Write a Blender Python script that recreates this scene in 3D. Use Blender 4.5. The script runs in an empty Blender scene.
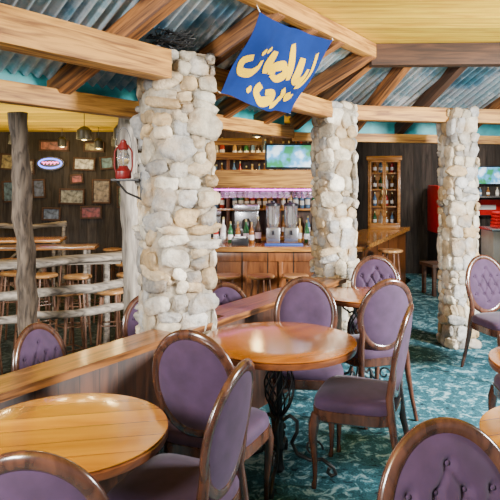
import bpy, bmesh, math, random
from mathutils import Vector, Matrix, noise
R = random.Random(7)
S = bpy.context.scene
COL = S.collection

# ---------------------------------------------------------------- materials
def newmat(name):
    m = bpy.data.materials.new(name); m.use_nodes = True
    nt = m.node_tree; b = nt.nodes['Principled BSDF']
    return m, nt, b
def N(nt, t, **kw):
    n = nt.nodes.new(t)
    for k, v in kw.items(): setattr(n, k, v)
    return n
def c4(c): return (c[0], c[1], c[2], 1)
def plain(name, col, rough=0.5, metal=0.0, emit=None, es=0, var=0.12, nscale=8, bump=0.0, alpha=None, trans=0, spec=None):
    m, nt, b = newmat(name)
    tc = N(nt, 'ShaderNodeTexCoord'); no = N(nt, 'ShaderNodeTexNoise')
    no.inputs['Scale'].default_value = nscale; no.inputs['Detail'].default_value = 6
    nt.links.new(tc.outputs['Object'], no.inputs['Vector'])
    cr = N(nt, 'ShaderNodeValToRGB')
    cr.color_ramp.elements[0].position = 0.3; cr.color_ramp.elements[1].position = 0.7
    cr.color_ramp.elements[0].color = c4([max(0, x*(1-var)) for x in col])
    cr.color_ramp.elements[1].color = c4([min(1, x*(1+var)) for x in col])
    nt.links.new(no.outputs['Fac'], cr.inputs['Fac'])
    nt.links.new(cr.outputs['Color'], b.inputs['Base Color'])
    b.inputs['Roughness'].default_value = rough; b.inputs['Metallic'].default_value = metal
    if spec is not None: b.inputs['Specular IOR Level'].default_value = spec
    if emit:
        b.inputs['Emission Color'].default_value = c4(emit); b.inputs['Emission Strength'].default_value = es
    if trans: b.inputs['Transmission Weight'].default_value = trans
    if alpha is not None: b.inputs['Alpha'].default_value = alpha
    if bump:
        bp = N(nt, 'ShaderNodeBump'); bp.inputs['Strength'].default_value = bump
        n2 = N(nt, 'ShaderNodeTexNoise'); n2.inputs['Scale'].default_value = nscale*12
        nt.links.new(tc.outputs['Object'], n2.inputs['Vector'])
        nt.links.new(n2.outputs['Fac'], bp.inputs['Height']); nt.links.new(bp.outputs['Normal'], b.inputs['Normal'])
    return m
def wood(name, dark, light, rough=0.5, scale=(1, 9, 9), nscale=3.0, plank=None, coat=0.0, bump=0.15, gap=(0.02, 0.01, 0.005), ramp=(0.32, 0.66)):
    m, nt, b = newmat(name)
    tc = N(nt, 'ShaderNodeTexCoord'); mp = N(nt, 'ShaderNodeMapping')
    mp.inputs['Scale'].default_value = scale
    nt.links.new(tc.outputs['Object'], mp.inputs['Vector'])
    no = N(nt, 'ShaderNodeTexNoise'); no.inputs['Scale'].default_value = nscale
    no.inputs['Detail'].default_value = 8; no.inputs['Distortion'].default_value = 0.8
    cr = N(nt, 'ShaderNodeValToRGB')
    cr.color_ramp.elements[0].position = ramp[0]; cr.color_ramp.elements[1].position = ramp[1]
    cr.color_ramp.elements[0].color = c4(dark); cr.color_ramp.elements[1].color = c4(light)
    nt.links.new(no.outputs['Fac'], cr.inputs['Fac'])
    out = cr.outputs['Color']
    if plank:
        ax, w = plank
        sp = N(nt, 'ShaderNodeSeparateXYZ'); nt.links.new(tc.outputs['Object'], sp.inputs[0])
        dv = N(nt, 'ShaderNodeMath', operation='DIVIDE'); nt.links.new(sp.outputs[ax], dv.inputs[0]); dv.inputs[1].default_value = w
        fl = N(nt, 'ShaderNodeMath', operation='FLOOR'); nt.links.new(dv.outputs[0], fl.inputs[0])
        fr = N(nt, 'ShaderNodeMath', operation='FRACT'); nt.links.new(dv.outputs[0], fr.inputs[0])
        wn = N(nt, 'ShaderNodeTexWhiteNoise', noise_dimensions='1D'); nt.links.new(fl.outputs[0], wn.inputs['W'])
        add = N(nt, 'ShaderNodeVectorMath', operation='ADD')
        nt.links.new(mp.outputs[0], add.inputs[0]); nt.links.new(wn.outputs['Color'], add.inputs[1])
        sc = N(nt, 'ShaderNodeVectorMath', operation='ADD'); nt.links.new(add.outputs[0], sc.inputs[0]); nt.links.new(wn.outputs['Color'], sc.inputs[1])
        nt.links.new(sc.outputs[0], no.inputs['Vector'])
        hs = N(nt, 'ShaderNodeHueSaturation')
        mr = N(nt, 'ShaderNodeMapRange'); mr.inputs['To Min'].default_value = 0.65; mr.inputs['To Max'].default_value = 1.25
        nt.links.new(wn.outputs['Value'], mr.inputs['Value']); nt.links.new(mr.outputs[0], hs.inputs['Value'])
        nt.links.new(out, hs.inputs['Color'])
        lt = N(nt, 'ShaderNodeMath', operation='LESS_THAN'); nt.links.new(fr.outputs[0], lt.inputs[0]); lt.inputs[1].default_value = 0.05
        mx = N(nt, 'ShaderNodeMixRGB'); nt.links.new(lt.outputs[0], mx.inputs['Fac']); nt.links.new(hs.outputs[0], mx.inputs[1]); mx.inputs[2].default_value = c4(gap)
        out = mx.outputs[0]
    else:
        nt.links.new(mp.outputs[0], no.inputs['Vector'])
    nt.links.new(out, b.inputs['Base Color'])
    b.inputs['Roughness'].default_value = rough
    b.inputs['Coat Weight'].default_value = coat; b.inputs['Coat Roughness'].default_value = 0.12
    bp = N(nt, 'ShaderNodeBump'); bp.inputs['Strength'].default_value = bump; bp.inputs['Distance'].default_value = 0.01
    nt.links.new(no.outputs['Fac'], bp.inputs['Height']); nt.links.new(bp.outputs['Normal'], b.inputs['Normal'])
    return m
def carpet_mat(name, dark, mid, light):
    m, nt, b = newmat(name)
    tc = N(nt, 'ShaderNodeTexCoord')
    n1 = N(nt, 'ShaderNodeTexNoise'); n1.inputs['Scale'].default_value = 11; n1.inputs['Detail'].default_value = 4; n1.inputs['Distortion'].default_value = 1.8
    v = N(nt, 'ShaderNodeTexVoronoi'); v.inputs['Scale'].default_value = 10
    n2 = N(nt, 'ShaderNodeTexNoise'); n2.inputs['Scale'].default_value = 80; n2.inputs['Detail'].default_value = 4
    for n in (n1, v, n2): nt.links.new(tc.outputs['Object'], n.inputs['Vector'])
    ad = N(nt, 'ShaderNodeMath', operation='MULTIPLY_ADD'); nt.links.new(v.outputs['Distance'], ad.inputs[0]); ad.inputs[1].default_value = 0.25
    nt.links.new(n1.outputs['Fac'], ad.inputs[2])
    ad2 = N(nt, 'ShaderNodeMath', operation='MULTIPLY_ADD'); nt.links.new(n2.outputs['Fac'], ad2.inputs[0]); ad2.inputs[1].default_value = 0.34
    nt.links.new(ad.outputs[0], ad2.inputs[2])
    cr = N(nt, 'ShaderNodeValToRGB'); e = cr.color_ramp.elements
    e[0].position = 0.60; e[0].color = c4(dark); e[1].position = 0.98; e[1].color = c4(light)
    k = e.new(0.69); k.color = c4(mid); k = e.new(0.76); k.color = c4([x*0.45 for x in mid]); k = e.new(0.85); k.color = c4([x*1.4 for x in mid])
    nt.links.new(ad2.outputs[0], cr.inputs['Fac']); nt.links.new(cr.outputs[0], b.inputs['Base Color'])
    b.inputs['Roughness'].default_value = 0.95; b.inputs['Specular IOR Level'].default_value = .15
    bp = N(nt, 'ShaderNodeBump'); bp.inputs['Strength'].default_value = 0.4
    nt.links.new(n2.outputs['Fac'], bp.inputs['Height']); nt.links.new(bp.outputs['Normal'], b.inputs['Normal'])
    return m
def stone_mat():
    m, nt, b = newmat('river_stone')
    at = N(nt, 'ShaderNodeAttribute'); at.attribute_name = 'Col'
    tc = N(nt, 'ShaderNodeTexCoord'); no = N(nt, 'ShaderNodeTexNoise'); no.inputs['Scale'].default_value = 11; no.inputs['Detail'].default_value = 10; no.inputs['Roughness'].default_value = .68
    nt.links.new(tc.outputs['Object'], no.inputs['Vector'])
    mr = N(nt, 'ShaderNodeMapRange'); mr.inputs['From Min'].default_value = 0.30; mr.inputs['From Max'].default_value = 0.70
    mr.inputs['To Min'].default_value = 0.40; mr.inputs['To Max'].default_value = 1.25
    nt.links.new(no.outputs['Fac'], mr.inputs['Value'])
    mul = N(nt, 'ShaderNodeVectorMath', operation='SCALE'); nt.links.new(at.outputs['Color'], mul.inputs[0]); nt.links.new(mr.outputs[0], mul.inputs['Scale'])
    n3 = N(nt, 'ShaderNodeTexNoise'); n3.inputs['Scale'].default_value = 5; nt.links.new(tc.outputs['Object'], n3.inputs['Vector'])
    m3 = N(nt, 'ShaderNodeMapRange'); m3.inputs['From Min'].default_value = .47; m3.inputs['From Max'].default_value = .70; m3.inputs['To Max'].default_value = .65
    nt.links.new(n3.outputs['Fac'], m3.inputs['Value'])
    mx = N(nt, 'ShaderNodeMixRGB'); nt.links.new(m3.outputs[0], mx.inputs[0]); nt.links.new(mul.outputs[0], mx.inputs[1]); mx.inputs[2].default_value = (.37, .235, .10, 1)
    nt.links.new(mx.outputs[0], b.inputs['Base Color'])
    b.inputs['Roughness'].default_value = 0.65
    n2 = N(nt, 'ShaderNodeTexNoise'); n2.inputs['Scale'].default_value = 28; n2.inputs['Detail'].default_value = 8
    nt.links.new(tc.outputs['Object'], n2.inputs['Vector'])
    bp = N(nt, 'ShaderNodeBump'); bp.inputs['Strength'].default_value = 0.9; bp.inputs['Distance'].default_value = 0.02
    nt.links.new(n2.outputs['Fac'], bp.inputs['Height']); nt.links.new(bp.outputs['Normal'], b.inputs['Normal'])
    return m
def metal_mat():
    m, nt, b = newmat('aged_corrugated_steel')
    tc = N(nt, 'ShaderNodeTexCoord'); no = N(nt, 'ShaderNodeTexNoise'); no.inputs['Scale'].default_value = 1.5; no.inputs['Detail'].default_value = 9; no.inputs['Roughness'].default_value = .66
    nt.links.new(tc.outputs['Object'], no.inputs['Vector'])
    cr = N(nt, 'ShaderNodeValToRGB'); e = cr.color_ramp.elements
    e[0].position = .35; e[0].color = (.03, .17, .25, 1); e[1].position = .62; e[1].color = (.88, .91, .94, 1)
    k = e.new(.43); k.color = (.15, .30, .42, 1); k = e.new(.50); k.color = (.48, .53, .58, 1); k = e.new(.55); k.color = (.28, .45, .53, 1)
    nt.links.new(no.outputs['Fac'], cr.inputs['Fac']); nt.links.new(cr.outputs[0], b.inputs['Base Color'])
    b.inputs['Roughness'].default_value = .33; b.inputs['Metallic'].default_value = .2
    return m
def screen_mat():
    m, nt, b = newmat('tv_picture')
    tc = N(nt, 'ShaderNodeTexCoord'); no = N(nt, 'ShaderNodeTexNoise'); no.inputs['Scale'].default_value = 6
    nt.links.new(tc.outputs['Object'], no.inputs['Vector'])
    cr = N(nt, 'ShaderNodeValToRGB'); e = cr.color_ramp.elements
    e[0].position = 0.40; e[0].color = (0.02, 0.22, 0.08, 1); e[1].position = 0.62; e[1].color = (0.65, 0.85, 1, 1)
    k = e.new(0.52); k.color = (0.08, 0.35, 0.7, 1)
    nt.links.new(no.outputs['Fac'], cr.inputs['Fac'])
    nt.links.new(cr.outputs[0], b.inputs['Base Color']); nt.links.new(cr.outputs[0], b.inputs['Emission Color']); b.inputs['Emission Strength'].default_value = 1.3
    return m

BEAM = wood('honey_beam', (0.20, 0.074, 0.010), (0.61, 0.295, 0.050), 0.6, (0.8, 12, 12), bump=.35, ramp=(.36, .62))
RAFT = wood('rafter_wood', (0.072, 0.026, 0.008), (0.33, 0.125, 0.028), 0.65, (0.8, 12, 12), bump=.4, ramp=(.36, .62))
DARKBEAM = wood('dark_beam', (0.024, 0.010, 0.005), (0.085, 0.036, 0.016), 0.7, (0.8, 10, 10))
TABLE = wood('varnished_table_wood', (0.36, 0.125, 0.003), (0.64, 0.275, 0.010), 0.20, (1, 6, 6), 1.8, plank=(1, 0.12), coat=0.8, bump=0.03, gap=(0.18, 0.055, 0.003), ramp=(.25, .75))
TABLE2 = wood('orange_table_wood', (0.21, 0.050, 0.003), (0.43, 0.14, 0.009), 0.18, (1, 6, 6), 1.8, coat=0.8, bump=0.03, ramp=(.25, .75))
TEDGE = wood('table_edge_wood', (0.07, 0.018, 0.005), (0.17, 0.05, 0.012), 0.35, (3, 3, 8), 3, coat=0.3)
LEDGE = wood('ledge_wood', (0.060, 0.020, 0.005), (0.27, 0.105, 0.026), 0.28, (0.8, 10, 10), 3, coat=0.4, bump=0.15, ramp=(.36, .62))
HALFW = wood('half_wall_planks', (0.020, 0.007, 0.0035), (0.080, 0.028, 0.012), 0.5, (7, 7, 1), 3, plank=(0, 0.13))
CHAIRW = wood('walnut_chair_wood', (0.026, 0.010, 0.006), (0.085, 0.032, 0.017), 0.22, (6, 6, 2), 4, coat=0.5, bump=0.03)
BARW = wood('bar_front_wood', (0.11, 0.032, 0.008), (0.27, 0.092, 0.024), 0.35, (7, 7, 1), 3, plank=(0, 0.3), coat=0.2)
BARTOP = wood('bar_top_wood', (0.28, 0.105, 0.020), (0.58, 0.27, 0.062), 0.25, (1, 8, 8), 3, coat=0.5)
WALLW = wood('dark_plank_wall', (0.009, 0.007, 0.006), (0.052, 0.040, 0.033), 0.8, (7, 7, 0.8), 3, plank=(0, 0.16))
WALLX = wood('dark_plank_side', (0.009, 0.007, 0.006), (0.052, 0.040, 0.033), 0.8, (7, 7, 0.8), 3, plank=(1, 0.16))
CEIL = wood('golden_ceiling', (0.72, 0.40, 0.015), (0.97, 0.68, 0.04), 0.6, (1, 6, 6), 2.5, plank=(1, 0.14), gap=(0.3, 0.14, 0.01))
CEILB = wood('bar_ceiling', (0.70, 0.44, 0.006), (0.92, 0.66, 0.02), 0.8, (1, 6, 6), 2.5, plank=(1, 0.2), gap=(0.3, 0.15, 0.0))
LOG = wood('weathered_log', (0.10, 0.082, 0.068), (0.40, 0.35, 0.29), 0.8, (9, 9, 1), 3, bump=0.5)
LOGX = wood('weathered_rail', (0.058, 0.046, 0.036), (0.34, 0.29, 0.235), 0.7, (1, 9, 9), 3, bump=0.5)
LOGD = wood('brown_log', (0.035, 0.025, 0.019), (0.22, 0.165, 0.12), 0.8, (8, 8, 1.5), 4, bump=0.8)
STOOLW = wood('stool_wood', (0.06, 0.024, 0.012), (0.20, 0.09, 0.045), 0.4, (6, 6, 2), 4)
STOOLS = wood('stool_seat_wood', (0.28, 0.125, 0.038), (0.58, 0.31, 0.12), 0.3, (1, 6, 6), 3, coat=.3)
PURP = plain('plum_upholstery', (0.040, 0.0185, 0.047), 0.85, var=0.22, nscale=14, bump=0.15, spec=.35)
PURP.node_tree.nodes['Principled BSDF'].inputs['Sheen Weight'].default_value = 0.07
METAL = metal_mat()
TEALP = plain('turquoise_paint', (0.02, 0.34, 0.38), 0.5, var=.3)
IRON = plain('black_wrought_iron', (0.012, 0.012, 0.013), 0.45, 0.2)
BLACK = plain('black_plastic', (0.015, 0.015, 0.018), 0.3)
STEEL = plain('brushed_steel', (0.55, 0.56, 0.58), 0.25, 0.9)
RED = plain('red_enamel', (0.55, 0.008, 0.008), 0.3)
DRED = plain('dark_red_enamel', (0.16, 0.004, 0.004), 0.4)
GLASS = plain('clear_glass', (0.9, 0.95, 0.95), 0.05, trans=0.9)
WHITE = plain('white_paint', (0.8, 0.8, 0.78), 0.4)
BLUE = plain('navy_banner_cloth', (0.007, 0.028, 0.16), 0.9, nscale=5, var=0.2, spec=.1)
YEL = plain('yellow_banner_print', (0.80, 0.50, 0.0), 0.9, var=.04, spec=.0)
STONE = stone_mat()
CARP = carpet_mat('teal_carpet', (0.006, 0.020, 0.030), (0.024, 0.098, 0.128), (0.23, 0.36, 0.39))
CARPB = carpet_mat('bar_carpet', (0.012, 0.014, 0.014), (0.03, 0.045, 0.045), (0.09, 0.11, 0.10))
SCREEN = screen_mat()
PINK = plain('purple_neon', (0.7, 0.2, 0.6), 0.4, emit=(0.9, 0.10, 0.8), es=6)
WARMG = plain('warm_globe', (1, 0.85, 0.5), 0.4, emit=(1, 0.75, 0.3), es=8)
BLUEG = plain('blue_neon', (0.05, 0.1, .6), 0.4, emit=(0.10, 0.16, 1), es=6)
WHITEG = plain('pink_script_neon', (1, .2, .5), 0.4, emit=(1, 0.12, 0.4), es=6)

# ---------------------------------------------------------------- builder
def cbox(size, bev):
    bm = bmesh.new(); bmesh.ops.create_cube(bm, size=1)
    for v in bm.verts: v.co = Vector((v.co.x*size[0], v.co.y*size[1], v.co.z*size[2]))
    if bev > 0: bmesh.ops.bevel(bm, geom=bm.edges[:], offset=min(bev, min(size)*0.45), segments=2, affect='EDGES', profile=0.6)
    bm.verts.index_update()
    vs = [v.co.copy() for v in bm.verts]; fs = [[v.index for v in f.verts] for f in bm.faces]
    bm.free(); return vs, fs
class MB:
    def __init__(s): s.v = []; s.f = []
    def add(s, vs, fs, M=None):
        o = len(s.v)
        s.v += [(M @ Vector(v)) if M is not None else Vector(v) for v in vs]
        s.f += [[i+o for i in f] for f in fs]; return s
    def box(s, c, size, bev=0.004, rot=None):
        vs, fs = cbox(size, bev); M = Matrix.Translation(c)
        if rot is not None: M = M @ rot
        return s.add(vs, fs, M)
    def tube(s, pts, rad, seg=8, closed=False, flat=1.0, ref=None):
        pts = [Vector(p) for p in pts]; n = len(pts)
        if not hasattr(rad, '__len__'): rad = [rad]*n
        vs = []; fs = []; prev = None
        for i, p in enumerate(pts):
            if closed: t = pts[(i+1) % n]-pts[i-1]
            else: t = pts[min(i+1, n-1)]-pts[max(i-1, 0)]
            t.normalize()
            r = Vector(ref) if ref else (prev if prev else (Vector((0, 0, 1)) if abs(t.z) < 0.9 else Vector((1, 0, 0))))
            a = r - t*r.dot(t)
            if a.length < 1e-5: a = t.orthogonal()
            a.normalize(); b = t.cross(a)
            if not ref: prev = a
            for k in range(seg):
                an = 2*math.pi*k/seg
                vs.append(p + (a*math.cos(an)*flat + b*math.sin(an))*rad[i])
        m = n if closed else n-1
        for i in range(m):
            for k in range(seg):
                j = (i+1) % n
                fs.append([i*seg+k, i*seg+(k+1) % seg, j*seg+(k+1) % seg, j*seg+k])
        if not closed:
            fs.append(list(range(seg))[::-1]); fs.append([(n-1)*seg+k for k in range(seg)])
        return s.add(vs, fs)
    def lathe(s, prof, seg=24, c=(0, 0, 0), M=None):
        vs = []; fs = []; n = len(prof)
        for r, z in prof:
            for k in range(seg):
                a = 2*math.pi*k/seg; vs.append(Vector((c[0]+r*math.cos(a), c[1]+r*math.sin(a), c[2]+z)))
        for i in range(n-1):
            for k in range(seg):
                fs.append([i*seg+k, i*seg+(k+1) % seg, (i+1)*seg+(k+1) % seg, (i+1)*seg+k])
        fs.append(list(range(seg))[::-1]); fs.append([(n-1)*seg+k for k in range(seg)])
        return s.add(vs, fs, M)
    def prism(s, poly, z0, z1):
        n = len(poly); vs = [(x, y, z0) for x, y in poly]+[(x, y, z1) for x, y in poly]
        fs = [list(range(n))[::-1], list(range(n, 2*n))]
        for i in range(n): j = (i+1) % n; fs.append([i, j, n+j, n+i])
        return s.add(vs, fs)
    def build(s, name, mat, parent=None, loc=None, rotz=None, mtx=None, ang=0.6):
        me = bpy.data.meshes.new(name); me.from_pydata([tuple(v) for v in s.v], [], s.f); me.validate()
        bm = bmesh.new(); bm.from_mesh(me); bmesh.ops.recalc_face_normals(bm, faces=bm.faces); bm.to_mesh(me); bm.free()
        me.polygons.foreach_set('use_smooth', [True]*len(me.polygons))
        me.set_sharp_from_angle(angle=ang)
        me.materials.append(mat)
        o = bpy.data.objects.new(name, me); COL.objects.link(o)
        if parent: o.parent = parent
        if mtx is not None: o.matrix_world = mtx
        if loc: o.location = loc
        if rotz is not None: o.rotation_euler = (0, 0, rotz)
        return o
def tag(o, label, cat, group=None, kind=None):
    o['label'] = label; o['category'] = cat
    if group: o['group'] = group
    if kind: o['kind'] = kind
    return o
def empty(name, loc, rotz=0):
    e = bpy.data.objects.new(name, None); COL.objects.link(e); e.location = loc; e.rotation_euler = (0, 0, rotz); e.empty_display_size = 0.1
    return e
def copytree(src, loc, rotz=0.0, label=None):
    c = src.copy(); COL.objects.link(c); c.location = loc; c.rotation_euler = (0, 0, rotz)
    def rec(a, b):
        for ch in a.children:
            k = ch.copy(); COL.objects.link(k); k.parent = b; rec(ch, k)
    rec(src, c)
    if label: c['label'] = label
    return c
def rz(d): return math.atan2(-d[0], d[1])
def beam(name, p0, p1, w, h, mat, label, cat='beam', group=None, kind=None, bev=0.007):
    p0 = Vector(p0); p1 = Vector(p1); d = p1-p0; L = d.length; x = d.normalized()
    y = Vector((0, 0, 1)).cross(x)
    y = y.normalized() if y.length > 1e-4 else Vector((0, 1, 0))
    z = x.cross(y)
    M = Matrix((x, y, z)).transposed().to_4x4(); M.translation = (p0+p1)/2
    o = MB().box((0, 0, 0), (L, w, h), bev).build(name, mat, mtx=M)
    return tag(o, label, cat, group, kind)
def structure(o, label, cat): return tag(o, label, cat, kind='structure')

# ---------------------------------------------------------------- layout frame
C1 = Vector((-0.45, 3.75, 0)); C2 = Vector((0.82, 5.7, 0)); C3 = Vector((2.08, 6.0, 0))
d1 = Vector((0.546, 0.838, 0)); n1 = Vector((0.838, -0.546, 0))
d2 = Vector((0.973, 0.232, 0)); n2 = Vector((0.232, -0.973, 0))
def L1(t, s=0.0, z=0.0): p = C1+d1*t+n1*s; p.z = z; return p
def L2(u, s=0.0, z=0.0): p = C2+d2*u+n2*s; p.z = z; return p
LEN1 = 2.327

# ---------------------------------------------------------------- shell
a = L1(-5.5)
main_poly = [(a.x, a.y), (C2.x, C2.y), (1.33, 6.98), (2.66, 9.9), (2.66, 10.6), (4.9, 10.6), (4.9, -1.4), (a.x, -1.4)]
structure(MB().prism(main_poly, -0.3, 0).build('floor', CARP), 'teal patterned carpet floor of the dining area', 'floor')
bar_poly = [(a.x, a.y), (C2.x, C2.y), (1.33, 6.98), (2.66, 9.9), (2.66, 10.6), (-7, 10.6), (-7, a.y)]
structure(MB().prism(bar_poly, -0.4, -0.2).build('floor', CARPB), 'dark sunken carpet floor of the bar area', 'floor')
structure(MB().box((-1.05, 10.68, 1.3), (12.1, 0.15, 3.2), 0).build('wall_back', WALLW), 'dark rustic vertical plank back wall', 'wall')
structure(MB().box((-7.08, 7.5, 1.3), (0.15, 6.2, 3.2), 0).build('wall_left', WALLX), 'dark plank side wall of bar', 'wall')
structure(MB().box((4.98, 8.2, 1.3), (0.15, 4.8, 3.2), 0).build('wall_right', WALLX), 'dark plank side wall of dining room', 'wall')
structure(MB().box((0.05, 9.02, 1.15), (2.5, 0.08, 2.7), 0).build('wall_bar', wood('bar_back_planks', (0.025, 0.010, 0.006), (0.09, 0.042, 0.022), 0.5, (7, 7, 1), 3, plank=(0, 0.12))), 'brown plank wall behind the bar shelves', 'wall')

E = Vector((1.10, 5.25, 0)); E2p = Vector((4.9, 5.1, 0)); U0 = L1(-5.0, 0.5)
cpoly = [(U0.x, U0.y), (E.x, E.y), (E2p.x, E2p.y), (4.9, -1.4), (U0.x, -1.4)]
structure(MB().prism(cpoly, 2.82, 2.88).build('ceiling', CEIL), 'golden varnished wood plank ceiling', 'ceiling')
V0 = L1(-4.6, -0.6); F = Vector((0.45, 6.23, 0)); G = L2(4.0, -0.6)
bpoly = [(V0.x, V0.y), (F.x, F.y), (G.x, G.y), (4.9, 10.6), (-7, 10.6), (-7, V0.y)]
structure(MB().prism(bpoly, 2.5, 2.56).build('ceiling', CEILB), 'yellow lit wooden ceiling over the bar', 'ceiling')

def ruled(A0, A1, B0, B1, wav=0.085, amp=0.018, nv=3):
    m = MB(); L = max((A1-A0).length, (B1-B0).length); nu = int(L/wav*8); vs = []; fs = []
    nn = (A1-A0).cross(B0-A0).normalized()
    if nn.z < 0: nn = -nn
    for i in range(nu+1):
        u = i/nu; lo = A0.lerp(A1, u); hi = B0.lerp(B1, u); off = math.sin(2*math.pi*u*L/wav)*amp
        for j in range(nv+1): vs.append(lo.lerp(hi, j/nv)+nn*off)
    w = nv+1
    for i in range(nu):
        for j in range(nv): fs.append([i*w+j, i*w+j+1, (i+1)*w+j+1, (i+1)*w+j])
    return m.add(vs, fs)
def rz1(s): return 2.46+0.47*s
zt = 0.13
r1 = ruled(L1(-4.6, -0.72, rz1(-.72)+zt), Vector((F.x, F.y, rz1(-.6)+zt)), L1(-4.6, 0.52, rz1(.52)+zt), Vector((E.x, E.y, rz1(.52)+zt)))
structure(r1.build('ceiling', METAL, ang=3), 'bluish corrugated steel sheet roof on rafters', 'roof')
ER = Vector((4.6, 5.12, rz1(.52)+zt)); Gr = L2(4.0, -0.6, rz1(-.6)+zt)
r2 = ruled(Vector((F.x, F.y, rz1(-.6)+zt)), Gr, Vector((E.x, E.y, rz1(.52)+zt)), ER)
structure(r2.build('ceiling', METAL, ang=3), 'grey corrugated steel sheet roof on rafters', 'roof')

g = 'timber roof beams'
beam('header_beam', L1(-4.5, 0.03, 2.325), L1(-0.18, 0.03, 2.335), 0.15, 0.17, BEAM, 'thick honey timber header beam butting into stone column', group=g)
beam('header_beam', L1(0.2, -0.03, 2.34), L1(LEN1-0.1, -0.03, 2.30), 0.13, 0.15, BEAM, 'honey timber header beam between two stone columns', group=g)
beam('header_beam', L2(0.1, 0.0, 2.29), L2(1.25, 0, 2.29), 0.14, 0.14, BEAM, 'honey timber header beam between two far stone columns', group=g)
beam('header_beam', L2(1.35, 0.0, 2.29), L2(4.1, 0, 2.29), 0.14, 0.14, BEAM, 'honey timber header beam resting on the far stone column', group=g)
beam('eave_beam', L1(-4.5, -0.6, 2.16), L1(2.5, -0.6, 2.14), 0.1, 0.12, BEAM, 'golden timber eave beam below the corrugated roof', group=g)
beam('eave_beam', Vector((F.x, F.y, 2.10)), L2(4.0, -0.6, 2.10), 0.1, 0.09, BEAM, 'golden timber eave beam below the corrugated roof', group=g)
beam('ridge_beam', L1(-4.5, 0.55, 2.755), Vector((E.x-.02, E.y-.03, 2.755)), 0.1, 0.12, BEAM, 'honey timber upper beam at the ceiling edge', group=g)
beam('ridge_beam', Vector((E.x-.06, E.y-.06, 2.725)), Vector((4.85, 5.04, 2.725)), 0.13, 0.185, DARKBEAM, 'wide dark brown timber beam at the ceiling edge', group=g)
for t in (-2.3, -1.35, -0.42, 0.389, 0.85, 1.3, 1.95):
    beam('rafter', L1(t, -0.72, rz1(-.72)+0.05), L1(t, 0.50, rz1(.50)+0.05), 0.09, 0.13, RAFT, 'reddish brown sloping timber rafter under corrugated roof', 'rafter', 'sloping rafters')
beam('rafter', Vector((F.x, F.y, rz1(-.6)+.05)), Vector((E.x, E.y, rz1(.52)+.05)), 0.08, 0.13, RAFT, 'hip rafter above the middle stone column', 'rafter', 'sloping rafters')
for u in (0.45, 0.98, 1.8, 2.7):
    beam('rafter', L2(u, -0.72, rz1(-.72)+0.05), L2(u+.02, 0.62, rz1(.52)+0.05), 0.08, 0.12, RAFT if u != .98 else DARKBEAM, 'reddish brown sloping timber rafter under corrugated roof', 'rafter', 'sloping rafters')
beam('trim_1', L1(-4.6, -0.68, 2.36), L1(2.5, -0.68, 2.36), 0.03, 0.3, TEALP, 'turquoise painted fascia board above eave', 'trim', kind='structure')
beam('trim_2', Vector((F.x-.02, F.y+.08, 2.32)), L2(4.0, -0.68, 2.32), 0.03, 0.38, TEALP, 'turquoise painted fascia board above eave', 'trim', kind='structure')

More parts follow.
